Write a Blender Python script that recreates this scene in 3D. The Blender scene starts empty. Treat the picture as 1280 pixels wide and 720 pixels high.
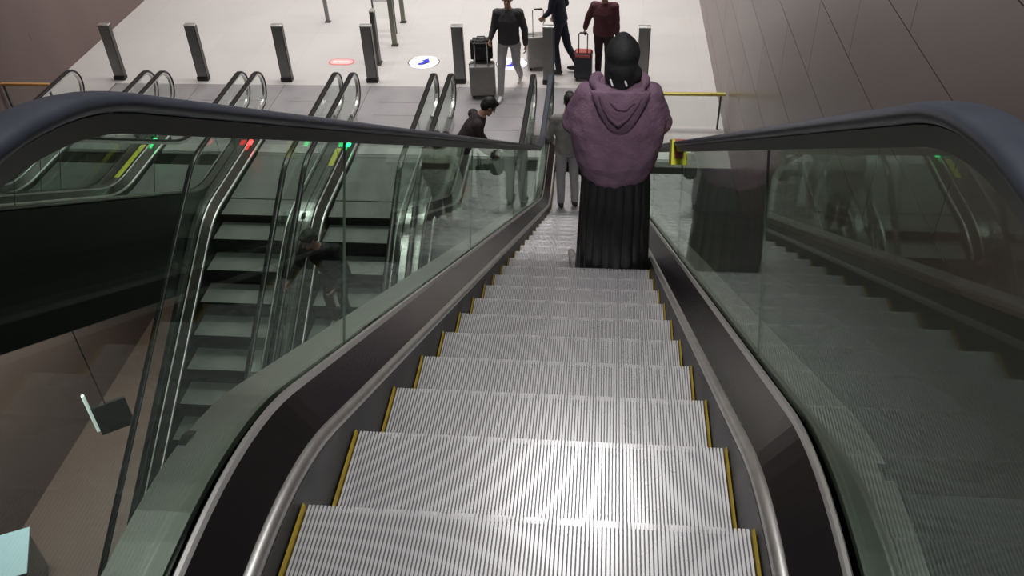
import bpy, bmesh, math, random
from mathutils import Vector, Matrix
random.seed(7)
SC = bpy.context.scene
COL = SC.collection
T30 = math.tan(math.radians(30))
V = Vector

# ------------------------------------------------------------------ helpers
def link(o, parent=None):
    COL.objects.link(o)
    if parent is not None:
        o.parent = parent
    return o

def tag(o, label, cat, group=None):
    o['label'] = label; o['category'] = cat
    if group: o['group'] = group
    return o

def struct(o):
    o['kind'] = 'structure'; return o

def empty(name, loc=(0, 0, 0), rz=0):
    o = bpy.data.objects.new(name, None)
    o.empty_display_size = .2
    o.location = loc; o.rotation_euler = (0, 0, rz)
    return link(o)

def mesh_obj(name, bm, mats, parent=None, smooth=False, angle=None):
    me = bpy.data.meshes.new(name)
    bmesh.ops.recalc_face_normals(bm, faces=bm.faces[:])
    bm.to_mesh(me); bm.free()
    if not isinstance(mats, (list, tuple)): mats = [mats]
    for m in mats: me.materials.append(m)
    if smooth:
        for p in me.polygons: p.use_smooth = True
    o = link(bpy.data.objects.new(name, me), parent)
    if angle is not None:
        try: me.set_sharp_from_angle(angle=math.radians(angle))
        except Exception: pass
    return o

def add_box(bm, x0, x1, y0, y1, z0, z1, mi=0):
    vs = [bm.verts.new(p) for p in ((x0,y0,z0),(x1,y0,z0),(x1,y1,z0),(x0,y1,z0),(x0,y0,z1),(x1,y0,z1),(x1,y1,z1),(x0,y1,z1))]
    for f in ((0,1,2,3),(4,5,6,7),(0,1,5,4),(1,2,6,5),(2,3,7,6),(3,0,4,7)):
        fc = bm.faces.new([vs[i] for i in f]); fc.material_index = mi
    return vs

def box(name, x0, x1, y0, y1, z0, z1, mat, parent=None, bevel=0):
    bm = bmesh.new(); add_box(bm, x0, x1, y0, y1, z0, z1)
    if bevel:
        bmesh.ops.bevel(bm, geom=bm.edges[:], offset=bevel, segments=3, affect='EDGES', profile=.6)
    return mesh_obj(name, bm, mat, parent, smooth=bool(bevel), angle=50)

def add_tube(bm, pts, r, n=10, caps=True, mi=0):
    pts = [V(p) for p in pts]
    rs = r if isinstance(r, (list, tuple)) else [r]*len(pts)
    rings = []
    up = None
    for i, p in enumerate(pts):
        a = pts[max(i-1, 0)]; b = pts[min(i+1, len(pts)-1)]
        d = (b-a).normalized()
        if up is None:
            up = V((0, 0, 1)) if abs(d.z) < .9 else V((1, 0, 0))
        s = d.cross(up).normalized(); up = s.cross(d).normalized()
        rings.append([bm.verts.new(p + (s*math.cos(t)+up*math.sin(t))*rs[i]) for t in [2*math.pi*k/n for k in range(n)]])
    for a, b in zip(rings, rings[1:]):
        for k in range(n):
            f = bm.faces.new((a[k], a[(k+1) % n], b[(k+1) % n], b[k])); f.material_index = mi
    if caps:
        bm.faces.new(rings[0][::-1]).material_index = mi; bm.faces.new(rings[-1]).material_index = mi

def bend(pts, radii, seg=8):
    """2-D polyline (y,z) with arc-rounded corners"""
    out = [V(pts[0])]
    for i in range(1, len(pts)-1):
        p = V(pts[i]); a = (V(pts[i-1])-p).normalized(); b = (V(pts[i+1])-p).normalized()
        r = radii[i-1]
        if r <= 0: out.append(p); continue
        ang = a.angle(b); t = r/math.tan(ang/2)
        c = p + (a+b).normalized()*(r/math.sin(ang/2))
        s = p+a*t-c; e = p+b*t-c
        th = s.angle_signed(e)   # clockwise positive in blender 2D
        for k in range(seg+1):
            q = -th*k/seg
            out.append(c + V((s.x*math.cos(q)-s.y*math.sin(q), s.x*math.sin(q)+s.y*math.cos(q))))
    out.append(V(pts[-1]))
    return out

def norms(path):
    ns = []
    for i in range(len(path)):
        a = path[max(i-1, 0)]; b = path[min(i+1, len(path)-1)]; p = path[i]
        def nn(d):
            d = d.normalized(); n = V((-d.y, d.x)); return n
        n1 = nn(p-a) if i > 0 else None
        n2 = nn(b-p) if i < len(path)-1 else None
        if n1 is None: ns.append(n2)
        elif n2 is None: ns.append(n1)
        else:
            m = (n1+n2).normalized(); ns.append(m/max(.3, m.dot(n1)))
    return ns

def sweep(bm, path, section, closed=True, flip=1, mi=0):
    """path of (y,z); section of (x,h) with h along the path normal (pointing up)"""
    ns = norms(path); rings = []
    for p, n in zip(path, ns):
        if flip * 1 < 0: n = -n
        rings.append([bm.verts.new((x, p.x+n.x*h, p.y+n.y*h)) for x, h in section])
    m = len(section)
    for a, b in zip(rings, rings[1:]):
        for k in range(m if closed else m-1):
            f = bm.faces.new((a[k], a[(k+1) % m], b[(k+1) % m], b[k])); f.material_index = mi
    if closed:
        bm.faces.new(rings[0][::-1]).material_index = mi; bm.faces.new(rings[-1]).material_index = mi

# ------------------------------------------------------------------ materials
def mat(name, col, rough=.5, metal=0., noise=0., nscale=8., bump=0., bscale=60., spec=.5, coat=0., stretch=(1,1,1), emit=None, estr=0., ior=None):
    m = bpy.data.materials.new(name); m.use_nodes = True
    nt = m.node_tree; b = nt.nodes['Principled BSDF']
    b.inputs['Base Color'].default_value = (*col, 1); b.inputs['Roughness'].default_value = rough
    b.inputs['Metallic'].default_value = metal; b.inputs['Specular IOR Level'].default_value = spec
    b.inputs['Coat Weight'].default_value = coat; b.inputs['Coat Roughness'].default_value = .1
    if emit:
        b.inputs['Emission Color'].default_value = (*emit, 1); b.inputs['Emission Strength'].default_value = estr
    tc = nt.nodes.new('ShaderNodeTexCoord'); mp = nt.nodes.new('ShaderNodeMapping')
    mp.inputs['Scale'].default_value = stretch
    nt.links.new(tc.outputs['Object'], mp.inputs['Vector'])
    if noise > 0:
        n = nt.nodes.new('ShaderNodeTexNoise'); n.inputs['Scale'].default_value = nscale; n.inputs['Detail'].default_value = 5
        nt.links.new(mp.outputs['Vector'], n.inputs['Vector'])
        r = nt.nodes.new('ShaderNodeMapRange'); r.inputs['From Min'].default_value = .3; r.inputs['From Max'].default_value = .7
        r.inputs['To Min'].default_value = 1-noise; r.inputs['To Max'].default_value = 1+noise
        nt.links.new(n.outputs['Fac'], r.inputs['Value'])
        mx = nt.nodes.new('ShaderNodeVectorMath'); mx.operation = 'SCALE'
        mx.inputs[0].default_value = col
        nt.links.new(r.outputs['Result'], mx.inputs['Scale']); nt.links.new(mx.outputs['Vector'], b.inputs['Base Color'])
        rr = nt.nodes.new('ShaderNodeMapRange'); rr.inputs['To Min'].default_value = max(0, rough*.8); rr.inputs['To Max'].default_value = min(1, rough*1.2)
        nt.links.new(n.outputs['Fac'], rr.inputs['Value']); nt.links.new(rr.outputs['Result'], b.inputs['Roughness'])
    if bump > 0:
        n2 = nt.nodes.new('ShaderNodeTexNoise'); n2.inputs['Scale'].default_value = bscale; n2.inputs['Detail'].default_value = 3
        nt.links.new(mp.outputs['Vector'], n2.inputs['Vector'])
        bp = nt.nodes.new('ShaderNodeBump'); bp.inputs['Strength'].default_value = bump; bp.inputs['Distance'].default_value = .01
        nt.links.new(n2.outputs['Fac'], bp.inputs['Height']); nt.links.new(bp.outputs['Normal'], b.inputs['Normal'])
    return m

def glass_mat(name, tint):
    """thin architectural glass: clear body with Fresnel mirror on each face"""
    m = bpy.data.materials.new(name); m.use_nodes = True
    nt = m.node_tree; nt.nodes.clear()
    out = nt.nodes.new('ShaderNodeOutputMaterial'); mix = nt.nodes.new('ShaderNodeMixShader')
    tr = nt.nodes.new('ShaderNodeBsdfTransparent'); gl = nt.nodes.new('ShaderNodeBsdfGlossy')
    tr.inputs['Color'].default_value = (*tint, 1); gl.inputs['Roughness'].default_value = .015
    gl.inputs['Color'].default_value = (.92, 1, .95, 1)
    lw = nt.nodes.new('ShaderNodeLayerWeight'); lw.inputs['Blend'].default_value = .5
    pw = nt.nodes.new('ShaderNodeMath'); pw.operation = 'POWER'; pw.inputs[1].default_value = 7.0
    nt.links.new(lw.outputs['Facing'], pw.inputs[0])
    mr = nt.nodes.new('ShaderNodeMapRange'); mr.inputs['To Min'].default_value = .035; mr.inputs['To Max'].default_value = .85
    nt.links.new(pw.outputs[0], mr.inputs['Value']); nt.links.new(mr.outputs['Result'], mix.inputs[0])
    nt.links.new(tr.outputs[0], mix.inputs[1]); nt.links.new(gl.outputs[0], mix.inputs[2]); nt.links.new(mix.outputs[0], out.inputs['Surface'])
    return m

M = dict(
    tread=mat('ribbed_aluminium_tread', (.62, .615, .63), .27, .6, .08, 3, 0),
    tread2=mat('dimmed_tread', (.25, .265, .25), .45, .4, .12, 3),  # darker tread copy, dimness of the far steps put into the colour
    riser2=mat('dark_step_riser', (.035, .038, .038), .5, .3),  # shade of the far risers and grooves put into the colour
    riser=mat('step_riser_dark', (.10, .105, .11), .45, .5, .1, 6),  # riser shade put into the colour
    groove=mat('step_groove_shade', (.13, .13, .135), .7, .2),  # shade between the ribs painted as a darker groove colour
    yellow=mat('yellow_demarcation', (.30, .21, .015), .5, 0, .15, 20),
    skirt=mat('skirt_steel_dark', (.012, .012, .012), .45, .2, .1, 4),
    strip=mat('bright_skirt_trim', (.70, .69, .68), .40, .95, .06, 10),
    deck=mat('inner_deck_dark_steel', (.034, .031, .033), .24, .7, .12, 2.5, stretch=(1, .4, .4)),
    odeck=mat('outer_deck_steel', (.62, .64, .60), .38, .9, .08, 3),
    trim=mat('deck_trim_silver', (.85, .85, .83), .35, .95),
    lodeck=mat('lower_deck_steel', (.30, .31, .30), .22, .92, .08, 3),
    truss=mat('truss_cladding_black', (.012, .014, .014), .5, .1, .15, 1.5),
    rubber=mat('handrail_black_rubber', (.040, .047, .065), .45, 0, .1, 12, spec=.55),
    guide=mat('handrail_guide_steel', (.13, .135, .125), .4, .8),
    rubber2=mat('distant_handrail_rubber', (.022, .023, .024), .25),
    comb=mat('comb_plate_metal', (.55, .55, .54), .35, .8),
    plate=mat('landing_plate_metal', (.33, .32, .325), .42, .3, .07, 2),
    newel=mat('newel_cap_steel', (.6, .6, .6), .2, .95),
    glass=glass_mat('balustrade_glass', (.84, .91, .86)),
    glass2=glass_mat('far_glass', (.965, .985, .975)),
    gedge=mat('ground_glass_edge', (.09, .12, .10), .4),
    wall=mat('brown_stone_panel', (.185, .128, .118), .30, 0, .10, .9, stretch=(1, 1, .5)),
    wall2=mat('brown_stone_panel_light', (.215, .152, .14), .30, 0, .10, .8),
    wallgap=mat('panel_joint_dark', (.03, .022, .02), .7),
    brown=mat('lower_brown_floor', (.13, .082, .068), .5, 0, .1, .6),
    floor=None,
    white=mat('white_ceiling', (.7, .7, .68), .7),
    dark=mat('added_dark_infill', (.035, .033, .032), .5, .2, .1, 2),
    concrete=mat('slab_edge_concrete', (.09, .085, .08), .7, 0, .1, 4),
    post=mat('bollard_grey', (.25, .25, .25), .45, .5, .08, 6),
    postside=mat('bollard_side_black', (.09, .09, .09), .4, .3),
    black=mat('plain_black', (.012, .012, .012), .5),
    olive=mat('olive_steel_post', (.20, .21, .16), .4, .5),
    brass=mat('yellow_guard_top', (.62, .52, .12), .4, .2),
    orange=mat('orange_guard_top', (.62, .33, .12), .4, .2),
    fyellow=mat('yellow_sticker', (.72, .72, .03), .5),
    skin=mat('skin', (.42, .235, .17), .5, 0, .06, 20),
    skin2=mat('skin_light', (.55, .34, .26), .5, 0, .06, 20),
    hair=mat('black_hair', (.010, .009, .009), .5, 0, .3, 40, .5, 120, stretch=(1,1,.2)),
    hairb=mat('brown_hair', (.05, .02, .015), .55, 0, .3, 40),
    scarf=mat('black_head_cloth', (.009, .009, .010), .75, 0, .3, 20, .3, 60),
    hoodie=mat('purple_fleece', (.185, .110, .165), .85, 0, .14, 9, .5, 90),
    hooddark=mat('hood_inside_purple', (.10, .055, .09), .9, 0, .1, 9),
    skirtm=mat('black_satin_pleats', (.028, .027, .028), .30, .35, .15, 12, spec=.7),
    cord=mat('white_cord', (.8, .8, .8), .6),
    sneaker=mat('grey_sneaker', (.33, .31, .31), .7, 0, .1, 30),
    shoew=mat('white_shoe', (.75, .72, .70), .6),
    shoeb=mat('black_shoe', (.015, .015, .015), .5),
    sweater=mat('charcoal_knit', (.055, .052, .055), .9, 0, .2, 30, .4, 150),
    ltrouser=mat('light_grey_trousers', (.42, .40, .42), .85, 0, .08, 10),
    navy=mat('navy_cloth', (.012, .015, .030), .8, 0, .2, 20),
    maroon=mat('maroon_cloth', (.085, .022, .030), .85, 0, .2, 15),
    dmaroon=mat('dark_plum_trousers', (.03, .012, .018), .85),
    gjacket=mat('grey_jacket', (.27, .26, .25), .85, 0, .12, 12, .3, 80),
    oliveshirt=mat('olive_brown_shirt', (.14, .105, .075), .85, 0, .15, 15),
    blackcl=mat('black_cloth', (.014, .013, .014), .85, 0, .2, 15),
    pale=mat('pale_pink_top', (.62, .48, .45), .85, 0, .12, 8),
    darkshirt=mat('dark_brown_shirt', (.035, .025, .026), .85, 0, .15, 15),
    case_grey=mat('grey_hard_shell', (.26, .25, .24), .35, .2, .08, 10),
    case_black=mat('black_fabric_case', (.014, .014, .015), .7, 0, .2, 60),
    case_navy=mat('dark_navy_shell', (.018, .020, .034), .35),
    case_green=mat('dark_green_case', (.020, .040, .026), .6, 0, .2, 30),
    red=mat('coral_red', (.50, .12, .10), .5),
    alu=mat('aluminium_tube', (.62, .62, .62), .25, .95),
    stred=mat('pink_red_sticker', (.72, .18, .18), .5),
    stpink=mat('pale_pink_sticker', (.80, .50, .48), .5),
    stwhite=mat('white_sticker', (.86, .86, .88), .45),
    stblue=mat('blue_arrow', (.03, .04, .62), .5),
    ledg=mat('green_led', (.02, .4, .1), .4, emit=(.02, 1, .25), estr=5),
    ledr=mat('red_led', (.5, .02, .02), .4, emit=(1, .03, .03), estr=8),
    tube=mat('lit_white_edge', (.8, .8, .8), .4, emit=(.9, 1, 1), estr=.5),
    kiosk=mat('pale_blue_laminate', (.42, .60, .68), .5),
    lamp=mat('ceiling_lamp_diffuser', (.9, .9, .9), .5, emit=(1, .97, .93), estr=6),
)

def floor_mat():
    m = bpy.data.materials.new('pale_polished_tiles'); m.use_nodes = True
    nt = m.node_tree; b = nt.nodes['Principled BSDF']
    tc = nt.nodes.new('ShaderNodeTexCoord')
    br = nt.nodes.new('ShaderNodeTexBrick'); br.offset = 0; br.inputs['Scale'].default_value = 1
    br.inputs['Brick Width'].default_value = .9; br.inputs['Row Height'].default_value = .9
    br.inputs['Mortar Size'].default_value = .004; br.inputs['Mortar Smooth'].default_value = .3
    br.inputs['Color1'].default_value = (.56, .535, .515, 1); br.inputs['Color2'].default_value = (.54, .515, .50, 1)
    br.inputs['Mortar'].default_value = (.50, .46, .44, 1)
    nt.links.new(tc.outputs['Object'], br.inputs['Vector'])
    n = nt.nodes.new('ShaderNodeTexNoise'); n.inputs['Scale'].default_value = .8; n.inputs['Detail'].default_value = 4
    nt.links.new(tc.outputs['Object'], n.inputs['Vector'])
    mr = nt.nodes.new('ShaderNodeMapRange'); mr.inputs['To Min'].default_value = .9; mr.inputs['To Max'].default_value = 1.08
    nt.links.new(n.outputs['Fac'], mr.inputs['Value'])
    sc = nt.nodes.new('ShaderNodeVectorMath'); sc.operation = 'SCALE'
    nt.links.new(br.outputs['Color'], sc.inputs[0]); nt.links.new(mr.outputs['Result'], sc.inputs['Scale'])
    nt.links.new(sc.outputs['Vector'], b.inputs['Base Color'])
    b.inputs['Roughness'].default_value = .22
    return m
M['floor'] = floor_mat()

# ------------------------------------------------------------------ camera (solved from the escalator's own perspective)
CX, CZ = .1428, 6.8
Fv = V((-.09318239, .77731237, -.62217563)); Rv = V((.99514578, .09257792, -.0333798)); Uv = V((-.03165319, .62226586, .78216576))
cam = bpy.data.cameras.new('camera'); co = link(bpy.data.objects.new('camera', cam))
co.matrix_world = Matrix(((Rv.x, Uv.x, -Fv.x, CX), (Rv.y, Uv.y, -Fv.y, 0), (Rv.z, Uv.z, -Fv.z, CZ), (0, 0, 0, 1)))
cam.sensor_width = 36; cam.lens = 1118.9/1280*36; cam.clip_start = .05
SC.camera = co

# ------------------------------------------------------------------ the setting
ZU = 5.2          # upper floor
ZL = -5.8         # lowest floor
XW = 2.03         # right wall
PITCH = 1.53
def sbox(name, *a): return struct(box(name, *a))

# lower hall floor: outline with the notch the escalators land in
bm = bmesh.new()
outline = [(-9.6, 9.4), (-8.45, 9.4), (-8.45, 13.95), (.775, 13.95), (.775, 11.4), (XW, 11.4), (XW-.25, 46), (-16, 46), (-16, 20), (-9.6, 13.9)]
outline = [(-9.6, 9.4), (-8.45, 9.4), (-8.45, 13.95), (.775, 13.95), (.775, 11.4), (XW, 11.4), (XW, 46), (-9.6, 46)]
for z in (0, -.6): pass
top = [bm.verts.new((x, y, 0)) for x, y in outline]; bot = [bm.verts.new((x, y, -.6)) for x, y in outline]
bm.faces.new(top); bm.faces.new(bot[::-1])
for i in range(len(top)):
    j = (i+1) % len(top); bm.faces.new((top[i], top[j], bot[j], bot[i]))
bmesh.ops.triangulate(bm, faces=[f for f in bm.faces if len(f.verts) > 4])
struct(mesh_obj('floor', bm, M['floor']))
sbox('floor', -9.6, XW, -6, 46, ZL-.3, ZL, M['brown'])
sbox('floor', -2.6, XW, -6, -1.9, ZU-.5, ZU, M['floor'])
sbox('ceiling', -9.6, XW, -6, 46, 9.4, 9.6, M['white'])
sbox('wall_left', -9.85, -9.6, -6, 46, ZL-.3, 9.6, M['wall'])
sbox('wall_far', -9.85, XW+.3, 46, 46.2, ZL-.3, 9.6, M['white'])
sbox('wall_near', -9.85, XW+.3, -6.2, -6, ZL-.3, 9.6, M['wall'])
# slab edge beam under the landing notch
sbox('trim_1', -8.45, .775, 13.96, 14.2, -1.2, -.61, M['concrete'])

# right wall: stone panels with open joints over a dark backing
sbox('wall_right', XW+.04, XW+.3, -6, 46, ZL-.3, 9.6, M['wallgap'])
bm = bmesh.new()
z = 4.5 - .7*15; row = 0
while z < 9.4:
    y = 6.73 - 2.4*6 + (1.2 if row % 2 else 0)
    while y < 46:
        add_box(bm, XW, XW+.045, y+.004, min(y+2.4, 46)-.004, z+.004, min(z+.7, 9.4)-.004, 1 if random.random() < .35 else 0)
        y += 2.4
    z += .7; row += 1
struct(mesh_obj('wall_right', bm, [M['wall'], M['wall2']]))

# added dark sheet between our escalator and the wall, darkens behind the right glass
bm = bmesh.new()
pth = [V((-1.9, ZU+.10)), V((1.24, ZU+.10)), V((10.1, .12)), V((11.38, .02))]
sweep(bm, pth, [(.785, 0), (XW-.005, 0), (XW-.005, -.06), (.785, -.06)])
struct(mesh_obj('trim_2', bm, M['dark']))

# ------------------------------------------------------------------ escalator steps
def step_mesh(far=False):
    """a step whose nose is at y=0 facing +y, tread back to y=-.4"""
    bm = bmesh.new(); W = .492; n = 108
    add_box(bm, -W, W, -.396, -.008, -.03, -.010, 2)
    pit = 2*W/n
    for i in range(n):
        x = -W+pit*(i+.5); w = pit*.31
        vs = [bm.verts.new(p) for p in ((x-w*1.25, -.4, -.010), (x+w*1.25, -.4, -.010), (x+w, -.4, 0), (x-w, -.4, 0),
              (x-w*1.25, -.002, -.010), (x+w*1.25, -.002, -.010), (x+w, 0.002, 0), (x-w, 0.002, 0))]
        for f in ((3, 2, 6, 7), (0, 3, 7, 4), (2, 1, 5, 6), (4, 7, 6, 5), (1, 2, 3, 0)):
            bm.faces.new([vs[k] for k in f]).material_index = 0
        # riser rib, curved inwards
        prof = [(-.004, -.010), (-.012, -.06), (-.022, -.12), (-.036, -.18), (-.052, -.225)]
        a = [[bm.verts.new((x+s*w, yy+(0 if s else 0), zz)) for s in (-1, 1)] for yy, zz in prof]
        for p, q in zip(a, a[1:]): bm.faces.new((p[0], p[1], q[1], q[0])).material_index = 1
    prof = [(-.012, -.010), (-.020, -.06), (-.030, -.12), (-.044, -.18), (-.060, -.228)]
    a = [[bm.verts.new((s*W, yy, zz)) for s in (-1, 1)] for yy, zz in prof]
    for p, q in zip(a, a[1:]): bm.faces.new((p[0], p[1], q[1], q[0])).material_index = 1
    for s in (-1, 1):   # side plates
        vs = [bm.verts.new((s*W, yy, zz)) for yy, zz in ((-.396, -.012), (-.012, -.012), (-.044, -.18), (-.060, -.228), (-.2, -.2))]
        bm.faces.new(vs).material_index = 1
    bmesh.ops.recalc_face_normals(bm, faces=bm.faces[:])
    me = bpy.data.meshes.new('step'); bm.to_mesh(me); bm.free()
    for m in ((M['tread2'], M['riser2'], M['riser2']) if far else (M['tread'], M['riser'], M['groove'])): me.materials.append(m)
    return me
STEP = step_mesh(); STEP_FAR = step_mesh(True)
def edge_mesh(s):
    bm = bmesh.new(); a = []
    for y in (-.396, -.006):
        a.append([bm.verts.new((s*x, y, z)) for x, z in ((.4938, -.03), (.4938, .004), (.4945, .007), (.4955, .009), (.4970, .012), (.4995, .015), (.4995, -.03))])
    bm.faces.new(a[0]); bm.faces.new(a[1][::-1])
    for k in range(7): bm.faces.new((a[0][k], a[0][(k+1) % 7], a[1][(k+1) % 7], a[1][k]))
    bmesh.ops.recalc_face_normals(bm, faces=bm.faces[:])
    me = bpy.data.meshes.new('yellow_edge'); bm.to_mesh(me); bm.free(); me.materials.append(M['yellow']); return me
EDGES = [edge_mesh(-1), edge_mesh(1)]

def interp(path, y):
    for a, b in zip(path, path[1:]):
        lo, hi = (a, b) if a.x <= b.x else (b, a)
        if lo.x <= y <= hi.x and hi.x > lo.x:
            return lo.y + (hi.y-lo.y)*(y-lo.x)/(hi.x-lo.x)
    return path[0].y if abs(path[0].x-y) < abs(path[-1].x-y) else path[-1].y

def newel_arc(y, z, r, n=12):
    return [V((y+r*math.sin(t), z-r+r*math.cos(t))) for t in [math.pi*k/n for k in range(n+1)]]

def build_escalator(x0, nose, rad, rail, rrad, facing, ysteps, label, detail, group=None, joints=(), led=None, sticker=0):
    root = empty('escalator', (x0, 0, 0))
    tag(root, label, 'escalator')
    N = bend(nose, rad)
    if N[0].x > N[-1].x: N = N[::-1]
    Rl = bend(rail, rrad)
    if Rl[0].x > Rl[-1].x: Rl = Rl[::-1]
    yend = N[-1].x
    # steps
    for y in ysteps:
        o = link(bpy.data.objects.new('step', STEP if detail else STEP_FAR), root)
        o.location = (0, y, interp(N, y))
        if facing < 0: o.rotation_euler = (0, 0, math.pi)
        if detail:
            for E_ in EDGES:
                e = link(bpy.data.objects.new('yellow_edge', E_), o); e['label'] = 'yellow raised safety edge'
    Nc = [p for p in N if p.x < 11.95] + [V((12.0, 0))]
    for s in (-1, 1):
        bm = bmesh.new(); sweep(bm, Nc, [(s*.503, -.30), (s*.503, .055), (s*.512, .062), (s*.520, -.30)])
        mesh_obj('skirt_panel', bm, M['skirt'], root)
        bm = bmesh.new(); sweep(bm, Nc, [(s*.504, .056), (s*.508, .070), (s*.516, .077), (s*.528, .080), (s*.536, .074), (s*.534, .052), (s*.510, .048)])
        mesh_obj('skirt_trim', bm, M['strip'] if detail else M['trim'], root, smooth=True, angle=60)
        bm = bmesh.new(); sweep(bm, Nc, [(s*.530, .078), (s*.612, .158), (s*.616, .150), (s*.536, .055)])
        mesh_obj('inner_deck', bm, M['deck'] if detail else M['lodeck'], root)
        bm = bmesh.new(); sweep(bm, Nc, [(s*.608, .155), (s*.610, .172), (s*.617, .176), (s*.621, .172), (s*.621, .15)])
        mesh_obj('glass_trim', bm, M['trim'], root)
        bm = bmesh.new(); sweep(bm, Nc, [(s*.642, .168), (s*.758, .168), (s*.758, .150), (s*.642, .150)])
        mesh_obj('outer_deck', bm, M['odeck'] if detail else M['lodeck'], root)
        # handrail with newel end
        ye, ze = Rl[-1].x, Rl[-1].y
        R2 = Rl[:-1] + newel_arc(ye, ze, .30) + [V((ye-.30, ze-.60))]
        sec = []
        for k in range(14):
            t = 2*math.pi*k/14
            cx, cy = math.cos(t), math.sin(t)
            sec.append((s*.631 + .039*math.copysign(abs(cx)**.75, cx), -.017 + .017*math.copysign(abs(cy)**.7, cy)))
        bm = bmesh.new(); sweep(bm, R2, sec)
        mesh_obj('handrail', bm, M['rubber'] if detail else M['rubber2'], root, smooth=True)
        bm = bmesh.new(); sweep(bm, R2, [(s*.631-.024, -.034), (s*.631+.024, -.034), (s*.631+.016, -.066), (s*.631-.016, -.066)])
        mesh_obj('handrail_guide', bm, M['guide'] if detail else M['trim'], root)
        # newel housing
        bm = bmesh.new(); add_box(bm, s*.631-.05, s*.631+.05, ye-.72, ye-.16, .155, ze-.60+.03)
        bmesh.ops.bevel(bm, geom=bm.edges[:], offset=.015, segments=2, affect='EDGES')
        mesh_obj('newel_housing', bm, M['newel'], root)
        # glass panes between deck and rail; joints stand square to the slope
        off = .172
        nn = norms(Nc); D = [p+n*off for p, n in zip(Nc, nn)]
        rn = norms(Rl); RR = [p-n*.066 for p, n in zip(Rl, rn)]
        def dpt(y): return V((y, interp(D, y)))
        def rpt(y): return V((y, interp(RR, y)))
        cuts = list(joints)  # (deck y, rail y)
        for (d0, r0), (d1, r1) in zip(cuts, cuts[1:]):
            g = .003
            n = max(2, int((d1-d0)/.12))
            bm = bmesh.new(); A = []; B = []
            for k in range(n+1):
                t = k/n
                a = dpt(d0+g+(d1-d0-2*g)*t); b = rpt(r0+g+(r1-r0-2*g)*t)
                A.append([bm.verts.new((s*.631+dx, a.x, a.y)) for dx in (-.003, .003)])
                B.append([bm.verts.new((s*.631+dx, b.x, b.y)) for dx in (-.003, .003)])
            for k in range(n):
                for q in (0, 1): bm.faces.new((A[k][q], A[k+1][q], B[k+1][q], B[k][q]))
                bm.faces.new((A[k][0], A[k][1], A[k+1][1], A[k+1][0])); bm.faces.new((B[k][0], B[k][1], B[k+1][1], B[k+1][0]))
            bm.faces.new((A[0][0], A[0][1], B[0][1], B[0][0])).material_index = 1; bm.faces.new((A[-1][0], A[-1][1], B[-1][1], B[-1][0])).material_index = 1
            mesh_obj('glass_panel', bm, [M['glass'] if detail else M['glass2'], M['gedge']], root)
        # rounded end pane inside the newel
        d0, r0 = cuts[-1]
        poly = [dpt(d0+.003), dpt(ye-.72), V((ye-.72, ze-.53)), V((ye-.16, ze-.53))]
        arc = newel_arc(ye, ze-.066, .234)
        poly += arc[::-1][0:] if False else []
        pts = [dpt(d0+.003), V((ye-.72, .172)), V((ye-.72, ze-.56)), V((ye-.05, ze-.534))] + arc[::-1] + [rpt(r0+.003)]
        bm = bmesh.new(); fa = [bm.verts.new((s*.631-.005, p.x, p.y)) for p in pts]; fb = [bm.verts.new((s*.631+.005, p.x, p.y)) for p in pts]
        bm.faces.new(fa); bm.faces.new(fb[::-1])
        for i in range(len(pts)):
            j = (i+1) % len(pts); bm.faces.new((fa[i], fa[j], fb[j], fb[i]))
        bmesh.ops.triangulate(bm, faces=[f for f in bm.faces if len(f.verts) > 4])
        mesh_obj('glass_panel', bm, M['glass'] if detail else M['glass2'], root)
    # truss cladding (U section) on sharp-cornered path
    TP = [V(p) for p in nose]
    if TP[0].x > TP[-1].x: TP = TP[::-1]
    TP = [p.copy() for p in TP]; TP[-1].x = 12.0
    bm = bmesh.new()
    sweep(bm, TP, [(-.76, .135), (-.76, -1.19), (.76, -1.19), (.76, .135), (.74, .135), (.74, -1.17), (-.74, -1.17), (-.74, .135)])
    mesh_obj('truss_cladding', bm, M['truss'], root)
    # comb and landing plate
    bm = bmesh.new(); add_box(bm, -.50, .50, 11.62, 11.86, -.02, .012)
    for i in range(40):
        x = -.49+.98*(i+.5)/40; add_box(bm, x-.004, x+.004, 11.55, 11.62, -.012, .008)
    mesh_obj('comb_plate', bm, M['comb'], root)
    bm = bmesh.new(); add_box(bm, -.762, .762, 12.005, 13.945, -.30, .004)
    for k in range(4): add_box(bm, -.5, .5, 11.98+.45*k, 12.40+.45*k, .004, .007)
    add_box(bm, -.5, .5, 11.86, 12.005, -.03, .004)
    mesh_obj('landing_plate', bm, M['plate'], root)
    if led:
        bm = bmesh.new(); add_box(bm, -.60, -.545, 11.55, 11.66, .17, .20)
        o = mesh_obj('signal_light', bm, M[led], root); o['label'] = ('green' if led == 'ledg' else 'red') + ' lit direction signal'
    if sticker:
        bm = bmesh.new(); add_box(bm, -.739, -.66, sticker, 11.5, .169, .174)
        o = mesh_obj('safety_sticker', bm, M['fyellow'], root); o['label'] = 'yellow warning strip'
    return root, N

def up_joints(ys):
    out = []
    for y in ys:
        out.append((y, y + (.40*T30*1.4 if 1.6 < y < 10.3 else 0)))
    return out

INC_UP_NOSE = [(-1.95, 5.2), (1.237, 5.2), (10.243, 0), (13.9, 0)]
UP_RAIL = [(-1.9, 6.28), (1.07, 6.28), (10.35, .925), (12.45, .925)]
my_steps = [2.03+.4*k for k in range(-9, 24)]
own, OWN = build_escalator(0, INC_UP_NOSE, (1.0, 1.6), UP_RAIL, (.8, 1.4), 1, my_steps,
    'nearest escalator, its long ribbed grey steps running straight down beside the brown right wall', True,
    joints=[(-1.9, -1.9), (.10, .10), (2.01, 2.34), (4.4, 4.73), (6.8, 7.13), (9.2, 9.53), (11.2, 11.2)])
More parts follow.
